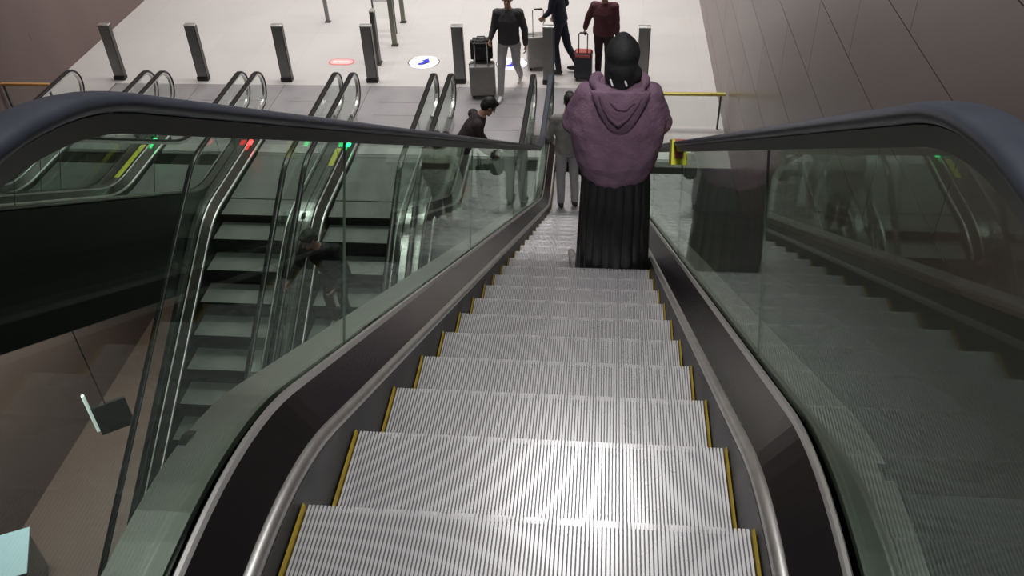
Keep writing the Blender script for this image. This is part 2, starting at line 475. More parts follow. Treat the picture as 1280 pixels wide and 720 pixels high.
# bright warning tag on the right glass near the lower end
bm = bmesh.new(); add_box(bm, .598, .603, 4.98, 5.10, 3.66, 3.84)
bm2 = bmesh.new()
for x in (.602, .664): pass
y0 = 5.05
def railz(y): return 5.727-(y-2.03)*T30
bm.free(); bm2.free()
bm = bmesh.new()
pa = [V((y, railz(y)+.004)) for y in (4.95, 5.13)]
sweep(bm, pa, [(.583, -.15), (.583, .006), (.679, .006), (.679, -.15)])
o = mesh_obj('warning_wrap', bm, M['fyellow'], own); o['label'] = 'small yellow and orange tag wrapped over the handrail'
bm = bmesh.new()
pa = [V((y, railz(y)+.004)) for y in (4.944, 5.06)]
sweep(bm, pa, [(.60, -.11), (.60, .008), (.665, .008), (.665, -.11)])
mesh_obj('orange_mark', bm, M['red'], o)

DN_NOSE = [(-.6, -5.5), (.27, -5.5), (9.797, 0), (13.9, 0)]
DN_RAIL = [(-.5, -4.55), (.35, -4.55), (9.86, .93), (12.45, .925)]
DN_RAIL = [(-.5, -4.55), (.37, -4.55), (9.87, .925), (12.45, .925)]
dn_steps = [9.55-.4*k for k in range(-5, 19)]
dnj = [(-.5, -.5), (1.5, 1.2), (4.0, 3.67), (6.5, 6.17), (9.0, 8.67), (11.2, 11.2)]
labs = {1: 'dark escalator next left of the nearest one, below the landing where people wait',
        2: 'second escalator left of the nearest one, carrying the person in black bent forward',
        3: 'empty escalator with the red signal at its head, sinking towards the camera'}
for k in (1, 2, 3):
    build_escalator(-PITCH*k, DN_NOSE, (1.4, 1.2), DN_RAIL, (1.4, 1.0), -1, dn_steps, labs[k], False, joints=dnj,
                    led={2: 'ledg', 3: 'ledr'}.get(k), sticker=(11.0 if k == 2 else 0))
upj = [(-1.9, -1.9), (.10, .10), (2.01, 2.34), (4.4, 4.73), (6.8, 7.13), (9.2, 9.53), (11.2, 11.2)]
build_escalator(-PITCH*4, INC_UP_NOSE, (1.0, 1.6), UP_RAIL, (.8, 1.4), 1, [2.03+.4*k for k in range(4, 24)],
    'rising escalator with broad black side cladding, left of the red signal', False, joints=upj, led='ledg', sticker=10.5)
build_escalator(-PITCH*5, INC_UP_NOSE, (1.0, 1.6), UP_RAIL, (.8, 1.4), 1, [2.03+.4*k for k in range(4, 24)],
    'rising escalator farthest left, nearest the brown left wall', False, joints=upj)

# ------------------------------------------------------------------ bollards, guards, gate posts
def bollard(x, label):
    r = empty('bollard', (x, 14.12, 0)); tag(r, label, 'bollard', 'grey bollards behind the escalator landings')
    box('base', -.10, .10, -.06, .06, 0, .075, M['black'], r, .006)
    box('post_body', -.09, .085, -.045, .05, .075, 1.0, M['post'], r, .008)
    box('side_plate', .085, .10, -.045, .05, .075, 1.0, M['postside'], r)
    box('top_cap', -.095, .10, -.05, .055, 1.0, 1.02, M['trim'], r, .004)
bl = ['grey bollard farthest left, near the brown left wall',
      'grey bollard between the two farthest-left pairs of handrail ends',
      'grey bollard at the head of the gap left of the red signal escalator',
      'grey bollard in front of the olive gate posts',
      'grey bollard left of the man in the charcoal sweater',
      'grey bollard in front of the grey suitcase of the navy-clothed walker',
      'grey bollard just right of the head of the purple hooded woman']
for i, x in enumerate((-8.42, -6.88, -5.36, -3.83, -2.29, -.77, .80)):
    bollard(x, bl[i])

def guard(x0, x1, y, h, mtop, label, postx):
    r = empty('barrier', ((x0+x1)/2, y, 0)); w = (x1-x0)/2
    tag(r, label, 'barrier')
    box('top_rail', -w, w, -.03, .03, h-.04, h, mtop, r, .008)
    box('glass_pane', -w+.02, w-.02, -.005, .005, .04, h-.04, M['glass2'], r)
    for px in postx: box('post', px-.014, px+.014, -.016, .016, 0, h-.04, M['postside'], r, .004)
guard(1.0, 2.0, 12.6, .60, M['brass'], 'low glass barrier with a yellow top rail against the brown right wall', (.43, -.47))
guard(-9.58, -8.75, 12.6, .64, M['orange'], 'low barrier with an orange-brown top rail against the left wall', (-.38, .38))

def gate_post(x, y, h, w, d, m, label, m2=None):
    r = empty('gate_post', (x, y, 0)); tag(r, label, 'gate post')
    box('upright', -w/2, w/2, -d/2, d/2, .02, h, m, r, .006)
    box('foot', -w/2-.02, w/2+.02, -d/2-.02, d/2+.02, 0, .02, M['postside'], r, .004)
    box('cap', -w/2-.004, w/2+.004, -d/2-.004, d/2+.004, h, h+.015, m2 or M['trim'], r)
gate_post(-3.88, 14.85, .98, .075, .14, M['postside'], 'dark slim post directly behind a grey bollard and beside the glass sign pane')
gate_post(-3.74, 15.64, 1.15, .09, .06, M['olive'], 'olive steel post, the nearer of two, between the bollards')
gate_post(-3.79, 16.75, 1.15, .08, .06, M['olive'], 'olive steel post, the farther of two, ending higher in the photo')
gate_post(-5.31, 16.75, 1.15, .07, .05, M['post'], 'thin grey post standing alone on the pale floor, left of the olive posts')
r = empty('glass_sign', (-4.02, 16.2, 0)); tag(r, 'pale bluish glass pane standing behind the dark slim post', 'glass panel')
box('pane', -.20, .20, -.006, .006, .30, 1.25, M['glass2'], r)
box('printed_band', -.19, .19, -.008, -.0065, .62, .90, M['stwhite'], r)
for sx in (-1, 1): box('support', sx*.20-.012, sx*.20+.012, -.02, .02, 0, 1.27, M['postside'], r)

# ------------------------------------------------------------------ floor stickers
def disc(bm, w, h, z0, z1, n=36, mi=0, pill=False):
    a = []
    for k in range(n):
        t = 2*math.pi*k/n; c, s = math.cos(t), math.sin(t)
        if pill:
            x = (w-h)*math.copysign(1, c)+h*c; y = h*s
        else: x, y = w*c, h*s
        a.append((x, y))
    lo = [bm.verts.new((x, y, z0)) for x, y in a]; hi = [bm.verts.new((x, y, z1)) for x, y in a]
    bm.faces.new(hi); bm.faces.new(lo[::-1])
    for k in range(n):
        j = (k+1) % n; bm.faces.new((lo[k], lo[j], hi[j], hi[k]))
def sticker(x, y, kind, label):
    r = empty('floor_sticker', (x, y, 0)); tag(r, label, 'floor sticker')
    if kind == 'arrow':
        bm = bmesh.new(); disc(bm, .30, .27, .001, .003); mesh_obj('backing', bm, M['stwhite'], r)
        bm = bmesh.new()
        for t0, t1 in ((.75, 1.25), (1.75, 2.25)):   # dark brackets of the rim
            for k in range(8):
                a, b = math.pi*(t0+(t1-t0)*k/8), math.pi*(t0+(t1-t0)*(k+1)/8)
                vs = [bm.verts.new((rr*math.cos(q), rr*.9*math.sin(q), .0035)) for rr, q in ((.275, a), (.295, a), (.295, b), (.275, b))]
                bm.faces.new(vs)
        mesh_obj('rim_bracket', bm, M['postside'], r)
        bm = bmesh.new()
        pts = [(-.10, -.05), (-.02, -.09), (.05, -.02), (.05, .04), (.09, .05), (.03, .17), (-.03, .06), (-.01, .03), (-.06, -.02)]
        pts = [(-.09, -.12), (-.01, -.12), (.06, .0), (.11, -.01), (.06, .15), (-.05, .06), (-.005, .03), (-.04, -.03), (-.09, -.05)]
        lo = [bm.verts.new((a, b, .003)) for a, b in pts]; hi = [bm.verts.new((a, b, .0045)) for a, b in pts]
        bm.faces.new(hi); bm.faces.new(lo[::-1])
        for k in range(len(pts)): bm.faces.new((lo[k], lo[(k+1) % len(pts)], hi[(k+1) % len(pts)], hi[k]))
        bmesh.ops.triangulate(bm, faces=[f for f in bm.faces if len(f.verts) > 4])
        mesh_obj('arrow', bm, M['stblue'], r)
    else:
        bm = bmesh.new(); disc(bm, .24, .13, .001, .003, pill=True); mesh_obj('backing', bm, M['stred'], r)
        bm = bmesh.new(); disc(bm, .21, .10, .003, .0045, pill=True); mesh_obj('face', bm, M['stpink'], r)
        bm = bmesh.new(); add_box(bm, -.15, .15, -.02, .02, .0045, .0055); mesh_obj('bar', bm, M['stwhite'], r)
sticker(-4.58, 14.9, 'pill', 'pink and red oblong floor sticker left of the olive posts')
sticker(-3.07, 14.92, 'arrow', 'round white floor sticker with a blue arrow, lying clear between two bollards')
sticker(-1.47, 14.88, 'arrow', 'round white floor sticker with a blue arrow, behind the legs of the person in charcoal')

# ------------------------------------------------------------------ things on the lowest level
r = empty('hanging_sign', (-7.55, 9.3, -3.4), .6); tag(r, 'small dark sign with a lit white edge hanging over the brown lower level', 'sign')
box('board', -.22, .30, -.03, .03, -.45, .15, M['blackcl'], r, .01)
box('lit_edge', -.27, -.22, -.03, .03, -.35, .45, M['tube'], r, .01)
box('hanger', -.01, .01, -.01, .01, .15, 2.0, M['postside'], r)
r = empty('counter', (-8.93, 7.45, ZL), .45); tag(r, 'pale blue counter top at the bottom left edge of the photo', 'counter')
box('cabinet', -.42, .38, -.42, .42, 0, .92, M['post'], r, .01); box('worktop', -.46, .42, -.46, .46, .92, .96, M['kiosk'], r, .01)

# ------------------------------------------------------------------ bodies and clothes
TEX = bpy.data.textures.new('cloth_folds', 'CLOUDS'); TEX.noise_scale = .09; TEX.noise_depth = 2
def cap(bm, p0, r0, p1, r1, n=12, flat=1., axis=None):
    p0, p1 = V(p0), V(p1); d = p1-p0; L = d.length
    if L < 1e-6: return
    d /= L; side = V(axis).normalized() if axis else (d.cross(V((0, 1, 0))) if abs(d.y) < .9 else d.cross(V((1, 0, 0)))).normalized()
    side = (side - d*side.dot(d)).normalized(); other = d.cross(side)
    prof = [(-r0*math.sin(a), r0*math.cos(a)) for a in (math.pi*.5*k/4 for k in range(3, 0, -1))] + [(0, r0), (L, r1)] + [(L+r1*math.sin(a), r1*math.cos(a)) for a in (math.pi*.5*k/4 for k in range(1, 4))]
    rings = [[bm.verts.new(p0+d*t+(side*math.cos(q)+other*math.sin(q)*flat)*r) for q in (2*math.pi*k/n for k in range(n))] for t, r in prof]
    for a, b in zip(rings, rings[1:]):
        for k in range(n): bm.faces.new((a[k], a[(k+1) % n], b[(k+1) % n], b[k]))
    a = bm.verts.new(p0-d*r0); b = bm.verts.new(p1+d*r1)
    for k in range(n):
        bm.faces.new((rings[0][(k+1) % n], rings[0][k], a)); bm.faces.new((rings[-1][k], rings[-1][(k+1) % n], b))
def ell(bm, c, r, rot=None, sub=3):
    m = Matrix.Translation(V(c)) @ (rot.to_matrix().to_4x4() if rot else Matrix()) @ Matrix.Diagonal((*r, 1))
    bmesh.ops.create_icosphere(bm, subdivisions=sub, radius=1, matrix=m)
def loft(bm, rings, n=24, xdir=(1, 0, 0), fn=None):
    """rings: (centre, rx, ry); capped"""
    rs = []; cs = [V(r[0]) for r in rings]
    for i, (c, rx, ry) in enumerate(rings):
        d = (cs[min(i+1, len(cs)-1)]-cs[max(i-1, 0)]).normalized()
        x = V(xdir); x = (x-d*x.dot(d)).normalized(); y = d.cross(x)
        ring = []
        for k in range(n):
            q = 2*math.pi*k/n; m = fn(i, q) if fn else 1
            ring.append(bm.verts.new(V(c)+x*rx*m*math.cos(q)+y*ry*m*math.sin(q)))
        rs.append(ring)
    for a, b in zip(rs, rs[1:]):
        for k in range(n): bm.faces.new((a[k], a[(k+1) % n], b[(k+1) % n], b[k]))
    bm.faces.new(rs[0][::-1]); bm.faces.new(rs[-1])

def fuse(name, bm, m, parent, voxel=.009, smooth=4, folds=0., loc=None, rz=0):
    """voxel-fuse the overlapping volumes into one continuous skin"""
    bmesh.ops.recalc_face_normals(bm, faces=bm.faces[:])
    me = bpy.data.meshes.new(name); bm.to_mesh(me); bm.free()
    tmp = bpy.data.objects.new('tmp_'+name, me); COL.objects.link(tmp)
    a = tmp.modifiers.new('r', 'REMESH'); a.mode = 'VOXEL'; a.voxel_size = voxel
    b = tmp.modifiers.new('s', 'SMOOTH'); b.iterations = smooth; b.factor = .6
    if folds:
        d = tmp.modifiers.new('d', 'DISPLACE'); d.texture = TEX; d.strength = folds; d.texture_coords = 'LOCAL'; d.mid_level = .5
        b2 = tmp.modifiers.new('s2', 'SMOOTH'); b2.iterations = 1; b2.factor = .4
    dg = bpy.context.evaluated_depsgraph_get(); dg.update()
    res = bpy.data.meshes.new_from_object(tmp.evaluated_get(dg))
    bpy.data.objects.remove(tmp); bpy.data.meshes.remove(me)
    res.name = name; res.materials.clear(); res.materials.append(m)
    for p in res.polygons: p.use_smooth = True; p.material_index = 0
    o = link(bpy.data.objects.new(name, res), parent)
    if loc is not None: o.location = loc; o.rotation_euler = (0, 0, rz)
    return o

def hand(bm, w, d, nrm, side, curl=.35, s=1.0):
    """palm plus five fingers; d points from wrist to fingers, nrm out of the palm, side=+1 thumb along +x'"""
    w, d, nrm = V(w), V(d).normalized(), V(nrm).normalized()
    x = d.cross(nrm).normalized()*side; nrm = (nrm-d*nrm.dot(d)).normalized()
    k = w+d*.085*s
    for i in range(4):
        o = x*(.030-.020*i)*s
        cap(bm, w+o*.6+d*.01*s, .015*s, k+o, .0125*s)
    for i, L in enumerate((.072, .080, .074, .058)):
        p = k+x*(.031-.0205*i)*s; a = curl*.6; dd = d
        for j, f in enumerate((.45, .32, .23)):
            dd = (d*math.cos(a)+nrm*math.sin(a)).normalized(); q = p+dd*L*f*s
            cap(bm, p, (.0095-.0008*j)*s, q, (.0088-.0008*j)*s, 8); p = q; a += curl*1.1
    p = w+x*.028*s+d*.02*s
    for j, (dv, L) in enumerate(((x*.75+d*.7+nrm*.3, .040), (x*.35+d*.9+nrm*.45, .032), (x*.1+d*.9+nrm*.6, .025))):
        q = p+V(dv).normalized()*L*s; cap(bm, p, (.0125-.0015*j)*s, q, (.011-.0015*j)*s, 8); p = q

def head(bm, c, fwd, up=(0, 0, 1), s=1.0):
    """skull, jaw, nose, brow, lips, ears about the head centre"""
    f = V(fwd).normalized(); u = V(up); u = (u-f*u.dot(f)).normalized(); x = f.cross(u)
    R = Matrix((x, f, u)).transposed(); q = R.to_quaternion()
    L = lambda a, b, g: V(c)+(x*a+f*b+u*g)*s
    ell(bm, L(0, -.012, .025), (.076*s, .096*s, .092*s), q); ell(bm, L(0, .020, -.055), (.056*s, .066*s, .062*s), q)
    ell(bm, L(0, .066, -.095), (.024*s, .022*s, .020*s), q, 2)
    cap(bm, L(0, .084, .012), .008*s, L(0, .106, -.028), .013*s, 8); cap(bm, L(-.03, .078, .022), .010*s, L(.03, .078, .022), .010*s, 8)
    cap(bm, L(-.018, .080, -.062), .008*s, L(.018, .080, -.062), .008*s, 8); cap(bm, L(-.014, .080, -.074), .008*s, L(.014, .080, -.074), .008*s, 8)
    for sx in (-1, 1): ell(bm, L(sx*.078, -.008, -.005), (.010*s, .020*s, .032*s), q, 2)
    return L, q

def shoe(parent, a, fw, m, s=1.0):
    """a: ankle point on local coords, fw forward"""
    a = V(a); f = V(fw).normalized(); sd = f.cross(V((0, 0, 1))).normalized()
    g = a.copy(); 
    bm = bmesh.new()
    base = V((a.x, a.y, 0)) if False else a-V((0, 0, .075))
    cap(bm, a, .042, base+V((0, 0, .03)), .040)
    cap(bm, base-f*.035+V((0, 0, .036)), .036, base+f*.09+V((0, 0, .034)), .040, 12, .9)
    cap(bm, base+f*.09+V((0, 0, .032)), .042, base+f*.165+V((0, 0, .026)), .030, 12, .8)
    return fuse('shoe', bm, m, parent, .008, 2)

def person(label, loc, rz, J, top, legs, feet, hairm, skin, hairfn=None, s=1.0, toes=None, headf=(0, 1, 0), headup=(0, 0, 1), rs=1.0, hcurl=(.5, .5), hdir=None, shorts=False, dress=None, topname='jacket', bulk=1.0, voxel=.009, show_legs=True):
    """J: joints in local coordinates, person facing +y"""
    g = {k: V(v) for k, v in J.items()}
    bm = bmesh.new()
    pel, chest, nk, hd = g['pelvis'], g['chest'], g['neck'], g['head']
    X = (g['shR']-g['shL']).normalized()
    mid = pel.lerp(chest, .5)
    loft(bm, [(pel-(chest-pel).normalized()*.07, .10*rs, .085*rs), (pel, .145*rs, .10*rs), (mid, .118*rs, .085*rs), (chest, .15*rs, .10*rs), (chest.lerp(nk, .6), .125*rs, .075*rs), (nk, .055, .055)], 20, X)
    cap(bm, nk-(hd-nk)*.2, .056, hd-(hd-nk)*.2, .05)
    for S in 'LR':
        sh, el, wr = g['sh'+S], g['el'+S], g['wr'+S]
        cap(bm, chest.lerp(nk, .5), .05*rs, sh, .052*rs); cap(bm, sh, .050*rs, el, .040*rs); cap(bm, el, .040*rs, wr, .026*rs)
        sd = 1 if S == 'R' else -1
        dv = (hdir or {}).get(S, (wr-el)); nv = (hdir or {}).get(S+'n', V((-sd, 0, 0)))
        hand(bm, wr, dv, nv, 1 if S == 'L' else -1, hcurl[0 if S == 'L' else 1])
        if show_legs:
            hp, kn, an = g['hp'+S], g['kn'+S], g['an'+S]
            cap(bm, hp, .075*rs, kn, .050*rs); cap(bm, kn, .049*rs, kn.lerp(an, .35), .050*rs); cap(bm, kn.lerp(an, .35), .050*rs, an, .032*rs)
            ft = V((toes or {}).get(S, (0, 1, 0)))
            cap(bm, an-V((0, 0, .035)), .028, an+ft.normalized()*.12-V((0, 0, .05)), .022)
    L, q = head(bm, hd, headf, headup)
    body = fuse('person', bm, skin, None, voxel*.78, 2)
    body.location = loc; body.rotation_euler = (0, 0, rz)
    tag(body, label, 'person')
    # eyes
    for sx in (-1, 1):
        bm = bmesh.new(); ell(bm, L(sx*.030, .083, .002), (.011, .006, .006), q, 2); mesh_obj('eye', bm, M['black'], body, True)
    # hair
    bm = bmesh.new()
    if hairfn: hairfn(bm, L, q)
    else:
        ell(bm, L(0, -.022, .040), (.088, .103, .092), q); ell(bm, L(0, -.055, -.005), (.080, .068, .080), q); ell(bm, L(0, .055, .088), (.055, .040, .025), q, 2)
    fuse('hair', bm, hairm, body, .008, 2, .006)
    # top
    bm = bmesh.new(); b = bulk
    hem = pel-(chest-pel).normalized()*.06
    loft(bm, [(hem, .165*rs*b, .125*rs*b), (pel+(chest-pel)*.1, .17*rs*b, .125*rs*b), (mid, .16*rs*b, .12*rs*b), (chest, .18*rs*b, .128*rs*b), (chest.lerp(nk, .55), .15*rs*b, .10*rs*b), (chest.lerp(nk, .93), .072, .068)], 24, X)
    for S in 'LR':
        sh, el, wr = g['sh'+S], g['el'+S], g['wr'+S]
        cap(bm, chest.lerp(nk, .45), .075*rs*b, sh, .070*rs*b); cap(bm, sh, .068*rs*b, el, .054*rs*b); cap(bm, el, .055*rs*b, el.lerp(wr, .93), .040*rs*b)
    fuse(topname, bm, top, body, voxel, 3, .014)
    # trousers
    if show_legs:
        bm = bmesh.new()
        loft(bm, [(pel-V((0, 0, .10)), .15*rs, .11*rs), (pel, .158*rs, .112*rs), (pel+(chest-pel)*.22, .14*rs, .10*rs)], 20, X)
        for S in 'LR':
            hp, kn, an = g['hp'+S], g['kn'+S], g['an'+S]
            cap(bm, hp, .092*rs, kn, .066*rs)
            if shorts: pass
            else: cap(bm, kn, .066*rs, an+V((0, 0, .02)), .052*rs)
        fuse('trousers', bm, legs, body, voxel, 3, .012)
        for S in 'LR': shoe(body, g['an'+S], (toes or {}).get(S, (0, 1, 0)), feet)
    return body

def std(h=1.72, **over):
    k = h/1.72
    J = dict(pelvis=(0, 0, .95), chest=(0, 0, 1.27), neck=(0, 0, 1.46), head=(0, .02, 1.60),
             shL=(-.175, 0, 1.38), elL=(-.22, -.02, 1.10), wrL=(-.23, .05, .86), shR=(.175, 0, 1.38), elR=(.22, -.02, 1.10), wrR=(.23, .05, .86),
             hpL=(-.085, 0, .90), knL=(-.095, .02, .49), anL=(-.10, -.02, .085), hpR=(.085, 0, .90), knR=(.095, .02, .49), anR=(.10, -.02, .085))
    J = {a: V(b)*k for a, b in J.items()}
    for a in ('anL', 'anR'): J[a].z = .085
    for a, b in over.items(): J[a] = V(b)
    return J

# --- the woman riding below the camera: purple hooded top, long black pleated skirt
WX, WY, WZ = .245, 5.03, interp(OWN, 5.23)
def lady():
    J = std(1.78)
    hd = V((.012, -.012, 1.665))
    J.update(head=hd, neck=V((0, -.01, 1.50)), chest=V((0, 0, 1.27)), elL=V((-.275, .05, 1.20)), elR=V((.265, .05, 1.20)), wrL=V((-.16, .26, 1.13)), wrR=V((.14, .26, 1.13)),
             shL=V((-.19, 0, 1.42)), shR=V((.19, 0, 1.42)), anL=V((-.115, -.05, .085)), anR=V((.10, .02, .085)), knL=V((-.09, .03, .48)))
    g = J
    bm = bmesh.new(); X = V((1, 0, 0)); pel, chest, nk = g['pelvis'], g['chest'], g['neck']
    loft(bm, [(pel-V((0, 0, .07)), .13, .11), (pel, .155, .11), (pel.lerp(chest, .5), .12, .09), (chest, .145, .10), (chest.lerp(nk, .6), .12, .075), (nk, .052, .052)], 20, X)
    cap(bm, nk-V((0, 0, .03)), .054, hd-V((0, 0, .04)), .048)
    for S in 'LR':
        sh, el, wr = g['sh'+S], g['el'+S], g['wr'+S]; sd = 1 if S == 'R' else -1
        cap(bm, chest.lerp(nk, .5), .05, sh, .05); cap(bm, sh, .048, el, .040); cap(bm, el, .038, wr, .026)
        hand(bm, wr, (wr-el), V((-sd*.3, 0, .9)), 1 if S == 'R' else -1, .6)
        hp, kn, an = g['hp'+S], g['kn'+S], g['an'+S]
        cap(bm, hp, .08, kn, .052); cap(bm, kn, .05, kn.lerp(an, .35), .05); cap(bm, kn.lerp(an, .35), .05, an, .034)
        cap(bm, an-V((0, 0, .035)), .028, an+V((0, .12, -.05)), .022)
    L, q = head(bm, hd, (0, 1, -.12))
    body = fuse('person', bm, M['skin2'], None, .007, 2)
    body.location = (WX, WY, WZ)
    tag(body, 'person seen from behind in a purple hooded top and long black pleated skirt', 'person')
    for sx in (-1, 1):
        b = bmesh.new(); ell(b, L(sx*.030, .083, .002), (.011, .006, .006), q, 2); mesh_obj('eye', b, M['black'], body, True)
    # black head covering with a small topknot and a fold at the right of the neck
    b = bmesh.new()
    ell(b, L(0, -.026, .028), (.102, .112, .112), q); ell(b, L(.0, -.055, -.055), (.095, .080, .100), q)
    ell(b, L(-.002, -.035, .128), (.042, .045, .030), q, 2); ell(b, L(.082, -.055, -.085), (.040, .050, .050), q, 2)
    ell(b, L(-.060, -.050, -.10), (.048, .055, .060), q, 2); cap(b, L(0, -.04, -.10), .080, L(0, -.03, -.175), .078)
    o = fuse('head_covering', b, M['scarf'], body, .008, 12, .008)
    # hooded top
    b = bmesh.new()
    loft(b, [((.0, .0, .83), .198, .150), ((0, .0, .87), .222, .170), ((0, .0, .98), .262, .19), ((0, 0, 1.10), .288, .19), ((0, 0, 1.20), .300, .185), ((0, -.005, 1.30), .288, .170), ((0, -.005, 1.38), .262, .150), ((0, -.01, 1.45), .215, .125), ((0, -.01, 1.50), .150, .10), ((0, -.01, 1.54), .085, .08)], 40)
    for S in 'LR':
        sh, el, wr = g['sh'+S], g['el'+S], g['wr'+S]
        cap(b, sh, .078, el, .080); cap(b, el, .080, el.lerp(wr, .9), .055)
    top = fuse('hooded_top', b, M['hoodie'], body, .009, 10, .016)
    # ribbed hem
    b = bmesh.new(); loft(b, [((0, 0, .800), .180, .138), ((0, 0, .815), .192, .146), ((0, 0, .850), .200, .152), ((0, 0, .87), .19, .145)], 60, fn=lambda i, t: 1+.008*math.cos(30*t))
    mesh_obj('ribbed_hem', b, M['hoodie'], top, True)
    # hood lying down the back: collar roll and a soft V-shaped bag
    b = bmesh.new()
    roll = [V((.150*math.cos(t), -.02-.095*math.sin(t), 1.515-.030*max(0, math.sin(t)))) for t in [math.radians(a) for a in range(-30, 211, 12)]]
    for p, r_ in zip(roll, roll[1:]): cap(b, p, .036, r_, .036)
    R3 = []
    for t in range(13):
        f = t/12; R3.append(((.01, -.135-.040*math.sin(math.pi*min(1, f*1.05)), 1.505-.335*f), .172*(1-f)**.8+.012, .050*(1-f*.6)))
    loft(b, R3, 32)
    hood = fuse('hood', b, M['hoodie'], top, .008, 10, .010)
    # soft rolled edges of the hood opening, sagging towards the V
    b = bmesh.new()
    def fold(pts, r): 
        for p, q_ in zip(pts, pts[1:]): cap(b, p, r, q_, r)
    fold([(-.115, -.170, 1.485), (-.09, -.192, 1.42), (-.05, -.212, 1.36), (.0, -.222, 1.322), (.05, -.214, 1.36), (.10, -.192, 1.43), (.135, -.165, 1.485)], .013)
    fold([(-.05, -.188, 1.455), (-.01, -.206, 1.42), (.04, -.206, 1.415), (.085, -.188, 1.455)], .011)
    fuse('hood_fold', b, M['hooddark'], hood, .006, 6)
    for sx, dz in ((-.055, 0), (.028, .0)):
        b = bmesh.new(); cap(b, (sx, -.140, 1.575+dz), .006, (sx+.012, -.150, 1.545+dz), .006, 8); mesh_obj('drawcord', b, M['cord'], hood, True)
    # pleated skirt
    b = bmesh.new(); NP = 20; rg = []
    zs = [.95, .88, .80, .65, .5, .35, .2, .10, .045]
    for i, z in enumerate(zs):
        t = (1-z/.95); rx = .205+.040*t**.6; ry = .15+.055*t**.75
        rg.append(((0, 0, z), rx, ry))
    amp = lambda i: .07+.06*(1-zs[i]/.95)
    loft(b, rg, 26*14, fn=lambda i, q: 1+amp(i)*(abs(math.sin(NP/2*q+.35*math.sin(3*q)+.25*math.sin(i*.9)))**.6-.6)+.02*math.sin(5*q+i*.4))
    mesh_obj('pleated_skirt', b, M['skirtm'], body, True)
    shoe(body, g['anL']+V((-.135, .13, .0)), (-.25, 1, 0), M['sneaker']); shoe(body, g['anR'], (0, 1, 0), M['sneaker'])
    return body
lady()

# --- walkers in the hall
# man in charcoal sweater, facing the camera, a pace forward, hand on his luggage
J = std(1.74, hpL=(-.10, 0, .88), hpR=(.10, 0, .88), knR=(.13, .14, .50), anR=(.14, .22, .085), knL=(-.10, -.08, .50), anL=(-.13, -.42, .13),
        elR=(.24, .0, 1.14), wrR=(.29, .10, 1.00), elL=(-.26, .0, 1.12), wrL=(-.27, .04, .88))
person('person in a charcoal sweater and light grey trousers walking towards the camera beside stacked luggage', (-1.38, 13.72, 0), math.pi, J, M['sweater'], M['ltrouser'], M['shoew'], M['hairb'], M['skin'],
       hcurl=(.5, 1.0), topname='sweater', toes={'L': (.1, 1, 0), 'R': (.1, 1, 0)}, bulk=1.06)
# navy walker, heading left, trailing leg to the right
J = std(1.78, knL=(-.08, .06, .52), anL=(-.08, .0, .085), knR=(.08, -.12, .46), anR=(.08, -.30, .12), elL=(-.22, .10, 1.18), wrL=(-.24, .20, 1.08), elR=(.24, -.04, 1.15), wrR=(.22, .12, .95),
        chest=(0, .06, 1.30), neck=(0, .08, 1.50), head=(0, .11, 1.64), shL=(-.175, .06, 1.42), shR=(.175, .06, 1.42))
person('person in navy top and trousers striding left behind a bollard, pulling a grey suitcase', (-.60, 14.55, 0), math.radians(78), J, M['navy'], M['navy'], M['shoeb'], M['hair'], M['skin'], hcurl=(1.0, .5), topname='jacket')
# maroon walker, back to the camera, arm out to suitcase on the left
J = std(1.62, elL=(-.27, .04, 1.07), wrL=(-.33, .12, .86), anL=(-.09, .10, .085), anR=(.09, -.08, .085), knL=(-.09, .10, .47))
person('person in a maroon top beyond the purple hooded woman, pulling a red-lidded suitcase', (.14, 14.25, 0), math.radians(-8), J, M['maroon'], M['dmaroon'], M['shoeb'], M['hairb'], M['skin'], hcurl=(1.0, .5), topname='jacket', bulk=1.08)
# grey jacket person on the landing just beyond the woman
J = std(1.66, elL=(-.25, .02, 1.10), wrL=(-.18, .18, .95), elR=(.22, .04, 1.08), wrR=(.15, .22, 1.0), head=(.03, .03, 1.555))
person('person in a grey jacket and grey trousers partly hidden behind the purple hooded woman', (-.28, 10.35, .0), math.radians(14), J, M['gjacket'], M['ltrouser'], M['shoeb'], M['hair'], M['skin2'], hcurl=(.7, .7), topname='jacket', bulk=1.02)
# bending man on the next landing
J = std(1.7, pelvis=(0, -.10, .92), chest=(0, .10, 1.20), neck=(0, .22, 1.38), head=(0, .32, 1.47), shL=(-.175, .13, 1.31), shR=(.175, .13, 1.31), elL=(-.22, .18, 1.02), wrL=(-.14, .33, .82),
        elR=(.22, .16, 1.02), wrR=(.14, .32, .82), hpL=(-.085, -.10, .88), hpR=(.085, -.10, .88), knL=(-.1, -.03, .48), knR=(.1, -.03, .48), anL=(-.1, -.08, .085), anR=(.1, -.08, .085))
person('person in a dark shirt bowing over a dark green suitcase on the landing', (-1.60, 10.28, 0), math.radians(-72), J, M['darkshirt'], M['ltrouser'], M['shoeb'], M['hair'], M['skin'], headf=(0, 1, -.9), hcurl=(1, 1), topname='shirt', shorts=True)
# olive shirted person left of him
J = std(1.30)
person('short person in olive brown shirt and black trousers, left of the bowing one', (-1.93, 9.92, 0), math.radians(10), J, M['oliveshirt'], M['blackcl'], M['shoeb'], M['hair'], M['skin'], topname='shirt', bulk=1.15)
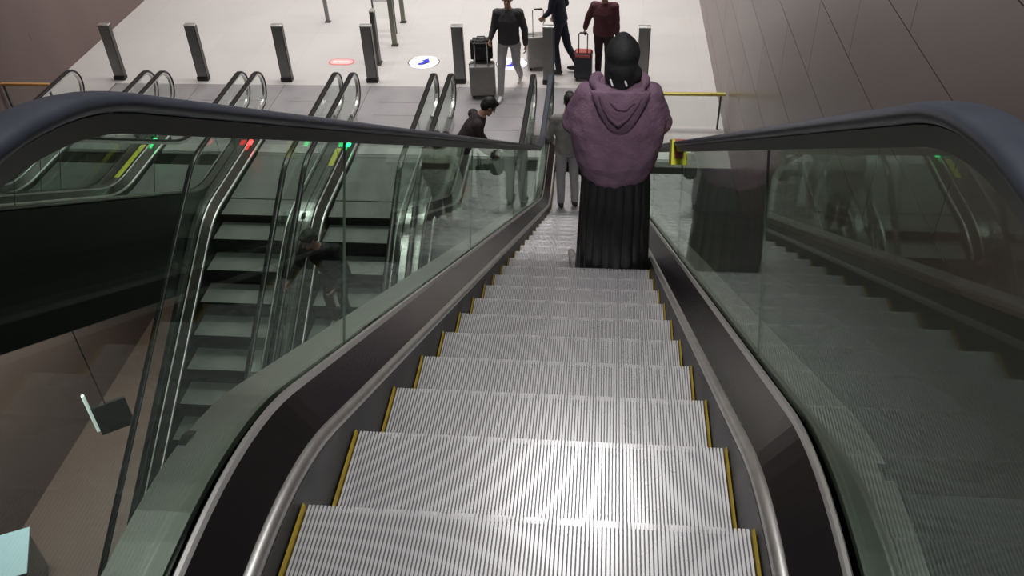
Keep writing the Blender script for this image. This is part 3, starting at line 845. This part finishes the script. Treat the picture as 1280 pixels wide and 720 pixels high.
# man leaning forward on the second descending escalator
J = std(1.66, pelvis=(0, -.10, .90), chest=(.02, .05, 1.21), neck=(.06, .12, 1.40), head=(.10, .19, 1.53), shL=(-.17, .07, 1.33), shR=(.23, .08, 1.32), elL=(-.30, .16, 1.04), wrL=(-.22, .36, .95),
        elR=(.36, .10, 1.06), wrR=(.42, .28, .93), hpL=(-.085, -.10, .86), hpR=(.085, -.10, .86), knL=(-.10, .0, .48), knR=(.1, .0, .48), anL=(-.1, -.06, .085), anR=(.1, -.06, .085))
person('person in a black jacket leaning forward on the second escalator to the left', (-3.16, 8.60, -.832), math.radians(172), J, M['blackcl'], M['sweater'], M['shoew'], M['hair'], M['skin'], headf=(.55, 1, -.45), topname='jacket', bulk=1.12, hcurl=(.8, .8))

# ------------------------------------------------------------------ luggage
def suitcase(label, loc, rz, w, d, h, m, hz, lid=None, ribs=4, tilt=0., name='suitcase', mh=None):
    r = empty(name, loc, rz); r.rotation_euler = (tilt, 0, rz); tag(r, label, 'suitcase')
    b = bmesh.new(); add_box(b, -w/2, w/2, -d/2, d/2, .055, h)
    bmesh.ops.bevel(b, geom=b.edges[:], offset=min(w, d)*.16, segments=4, affect='EDGES', profile=.6)
    sh = mesh_obj('shell', b, m, r, True, 60)
    for k in range(ribs):
        x = -w*.33+w*.66*k/max(1, ribs-1)
        b = bmesh.new(); add_box(b, x-.010, x+.010, -d/2-.006, d/2+.006, .13, h-.08)
        bmesh.ops.bevel(b, geom=b.edges[:], offset=.004, segments=2, affect='EDGES')
        mesh_obj('rib', b, m, sh, True, 60)
    b = bmesh.new(); add_box(b, -w/2-.003, w/2+.003, -.008, .008, .05, h+.003)
    bmesh.ops.bevel(b, geom=b.edges[:], offset=.003, segments=1, affect='EDGES'); mesh_obj('zip_band', b, M['blackcl'], r)
    if lid:
        b = bmesh.new(); add_box(b, -w/2-.004, w/2+.004, -d/2-.008, d/2+.008, h-.09, h+.012)
        bmesh.ops.bevel(b, geom=b.edges[:], offset=.03, segments=3, affect='EDGES'); mesh_obj('lid', b, lid, r, True, 60)
    for sx in (-1, 1):
        for sy in (-1, 1):
            b = bmesh.new(); bmesh.ops.create_cone(b, cap_ends=True, segments=14, radius1=.027, radius2=.027, depth=.024,
                matrix=Matrix.Translation((sx*(w/2-.05), sy*(d/2-.04), .028)) @ Matrix.Rotation(math.pi/2, 4, 'Y'))
            add_box(b, sx*(w/2-.05)-.02, sx*(w/2-.05)+.02, sy*(d/2-.04)-.015, sy*(d/2-.04)+.015, .04, .07)
            mesh_obj('wheel', b, M['shoeb'], r)
    if hz:
        b = bmesh.new(); hw = w*.24; y = -d/2+.03
        add_tube(b, [(-hw, y, h-.03), (-hw, y, hz-.02), (-hw+.02, y, hz), (hw-.02, y, hz), (hw, y, hz-.02), (hw, y, h-.03)], .009, 8)
        hd = mesh_obj('handle', b, mh or M['alu'], r, True)
        b = bmesh.new(); add_tube(b, [(-hw+.02, y, hz), (hw-.02, y, hz)], .015, 8); mesh_obj('grip', b, M['shoeb'], hd, True)
    return r
suitcase('grey suitcase with a black bag strapped on top, beside the man in charcoal', (-1.83, 13.62, 0), math.radians(5), .42, .26, .58, M['case_grey'], 1.0)
r = empty('travel_bag', (-1.83, 13.65, .594), math.radians(5)); tag(r, 'black square travel bag sitting on top of the grey suitcase', 'bag')
b = bmesh.new(); add_box(b, -.18, .18, -.02, .19, 0, .36); bmesh.ops.bevel(b, geom=b.edges[:], offset=.04, segments=3, affect='EDGES'); bd = mesh_obj('bag_body', b, M['case_black'], r, True, 60)
b = bmesh.new(); add_box(b, -.13, .13, -.04, -.02, .05, .26); bmesh.ops.bevel(b, geom=b.edges[:], offset=.008, segments=2, affect='EDGES'); mesh_obj('pocket', b, M['case_black'], bd, True, 60)
b = bmesh.new(); add_tube(b, [(-.07, .085, .35), (-.06, .085, .40), (.06, .085, .40), (.07, .085, .35)], .010, 8); mesh_obj('carry_handle', b, M['black'], r, True)
suitcase('silver grey suitcase pulled by the navy walker, half behind a bollard', (-.99, 14.72, 0), math.radians(10), .38, .25, .62, M['case_grey'], 1.10)
suitcase('small dark navy suitcase with a red lid beside the person in maroon', (-.19, 14.3, 0), math.radians(-4), .30, .22, .50, M['case_navy'], .86, lid=M['red'], mh=M['shoeb'])
suitcase('dark green suitcase in front of the bowing person on the landing', (-1.36, 10.3, 0), math.radians(-72), .40, .26, .56, M['case_green'], .80)
# black shoulder bag of the grey-jacketed person
r = empty('shoulder_bag', (-.06, 10.22, .0)); tag(r, 'black shoulder bag hanging against the grey jacket, just left of the purple top', 'bag')
b = bmesh.new(); add_box(b, -.07, .09, -.16, .08, .62, .90); bmesh.ops.bevel(b, geom=b.edges[:], offset=.03, segments=3, affect='EDGES'); mesh_obj('bag_body', b, M['case_black'], r, True, 60)
b = bmesh.new(); add_tube(b, [(-.0, -.12, .88), (-.05, -.10, 1.15), (-.17, 0.02, 1.47), (-.12, .14, 1.25), (.0, .06, .88)], .012, 8); mesh_obj('strap', b, M['black'], r, True)

# ------------------------------------------------------------------ lights: ceiling panels of the hall, plus added fill lights
def lamp(x, y, sx, sy, power, z=9.36, col=(1, .975, .955), spread=180):
    l = bpy.data.lights.new('ceiling_and_fill_light', 'AREA'); l.shape = 'RECTANGLE'; l.size = sx; l.size_y = sy; l.energy = power; l.color = col
    l.spread = math.radians(spread)
    o = link(bpy.data.objects.new('ceiling_and_fill_light', l)); o.location = (x, y, z)
    return o
for y in (14.5, 18, 22, 27):
    for x in (-7.2, -4.2, -1.2, 1.2):
        lamp(x, y, 1.4, 1.4, 74, spread=110)
lamp(.06, 4.65, .26, .26, 24, spread=100)
lq = lamp(.3, .6, .6, .6, 30, spread=56)  # added fill aimed at the woman's back, no real fixture
lq.rotation_euler = (math.radians(43), 0, 0)
lamp(.1, 1.6, .8, .8, 22, spread=64)  # added fill that brightens the nearest steps
lamp(-2.7, 5.2, .3, 5.0, 30, spread=84)  # added strip light, gives the deck trims a bright reflection
lamp(-4.6, 8.5, .7, .7, 28, spread=120)
for y in (8.2, 11.5): lamp(-8.9, y, .9, .9, 115, z=-1.3)  # added fills that brighten the brown lower level

w = bpy.data.worlds.new('world'); SC.world = w; w.use_nodes = True
w.node_tree.nodes['Background'].inputs['Color'].default_value = (.8, .85, 1, 1); w.node_tree.nodes['Background'].inputs['Strength'].default_value = .25
vs = SC.view_settings; vs.view_transform = 'Standard'; vs.look = 'None'; vs.gamma = 1; vs.use_curve_mapping = False; vs.exposure = 0.0
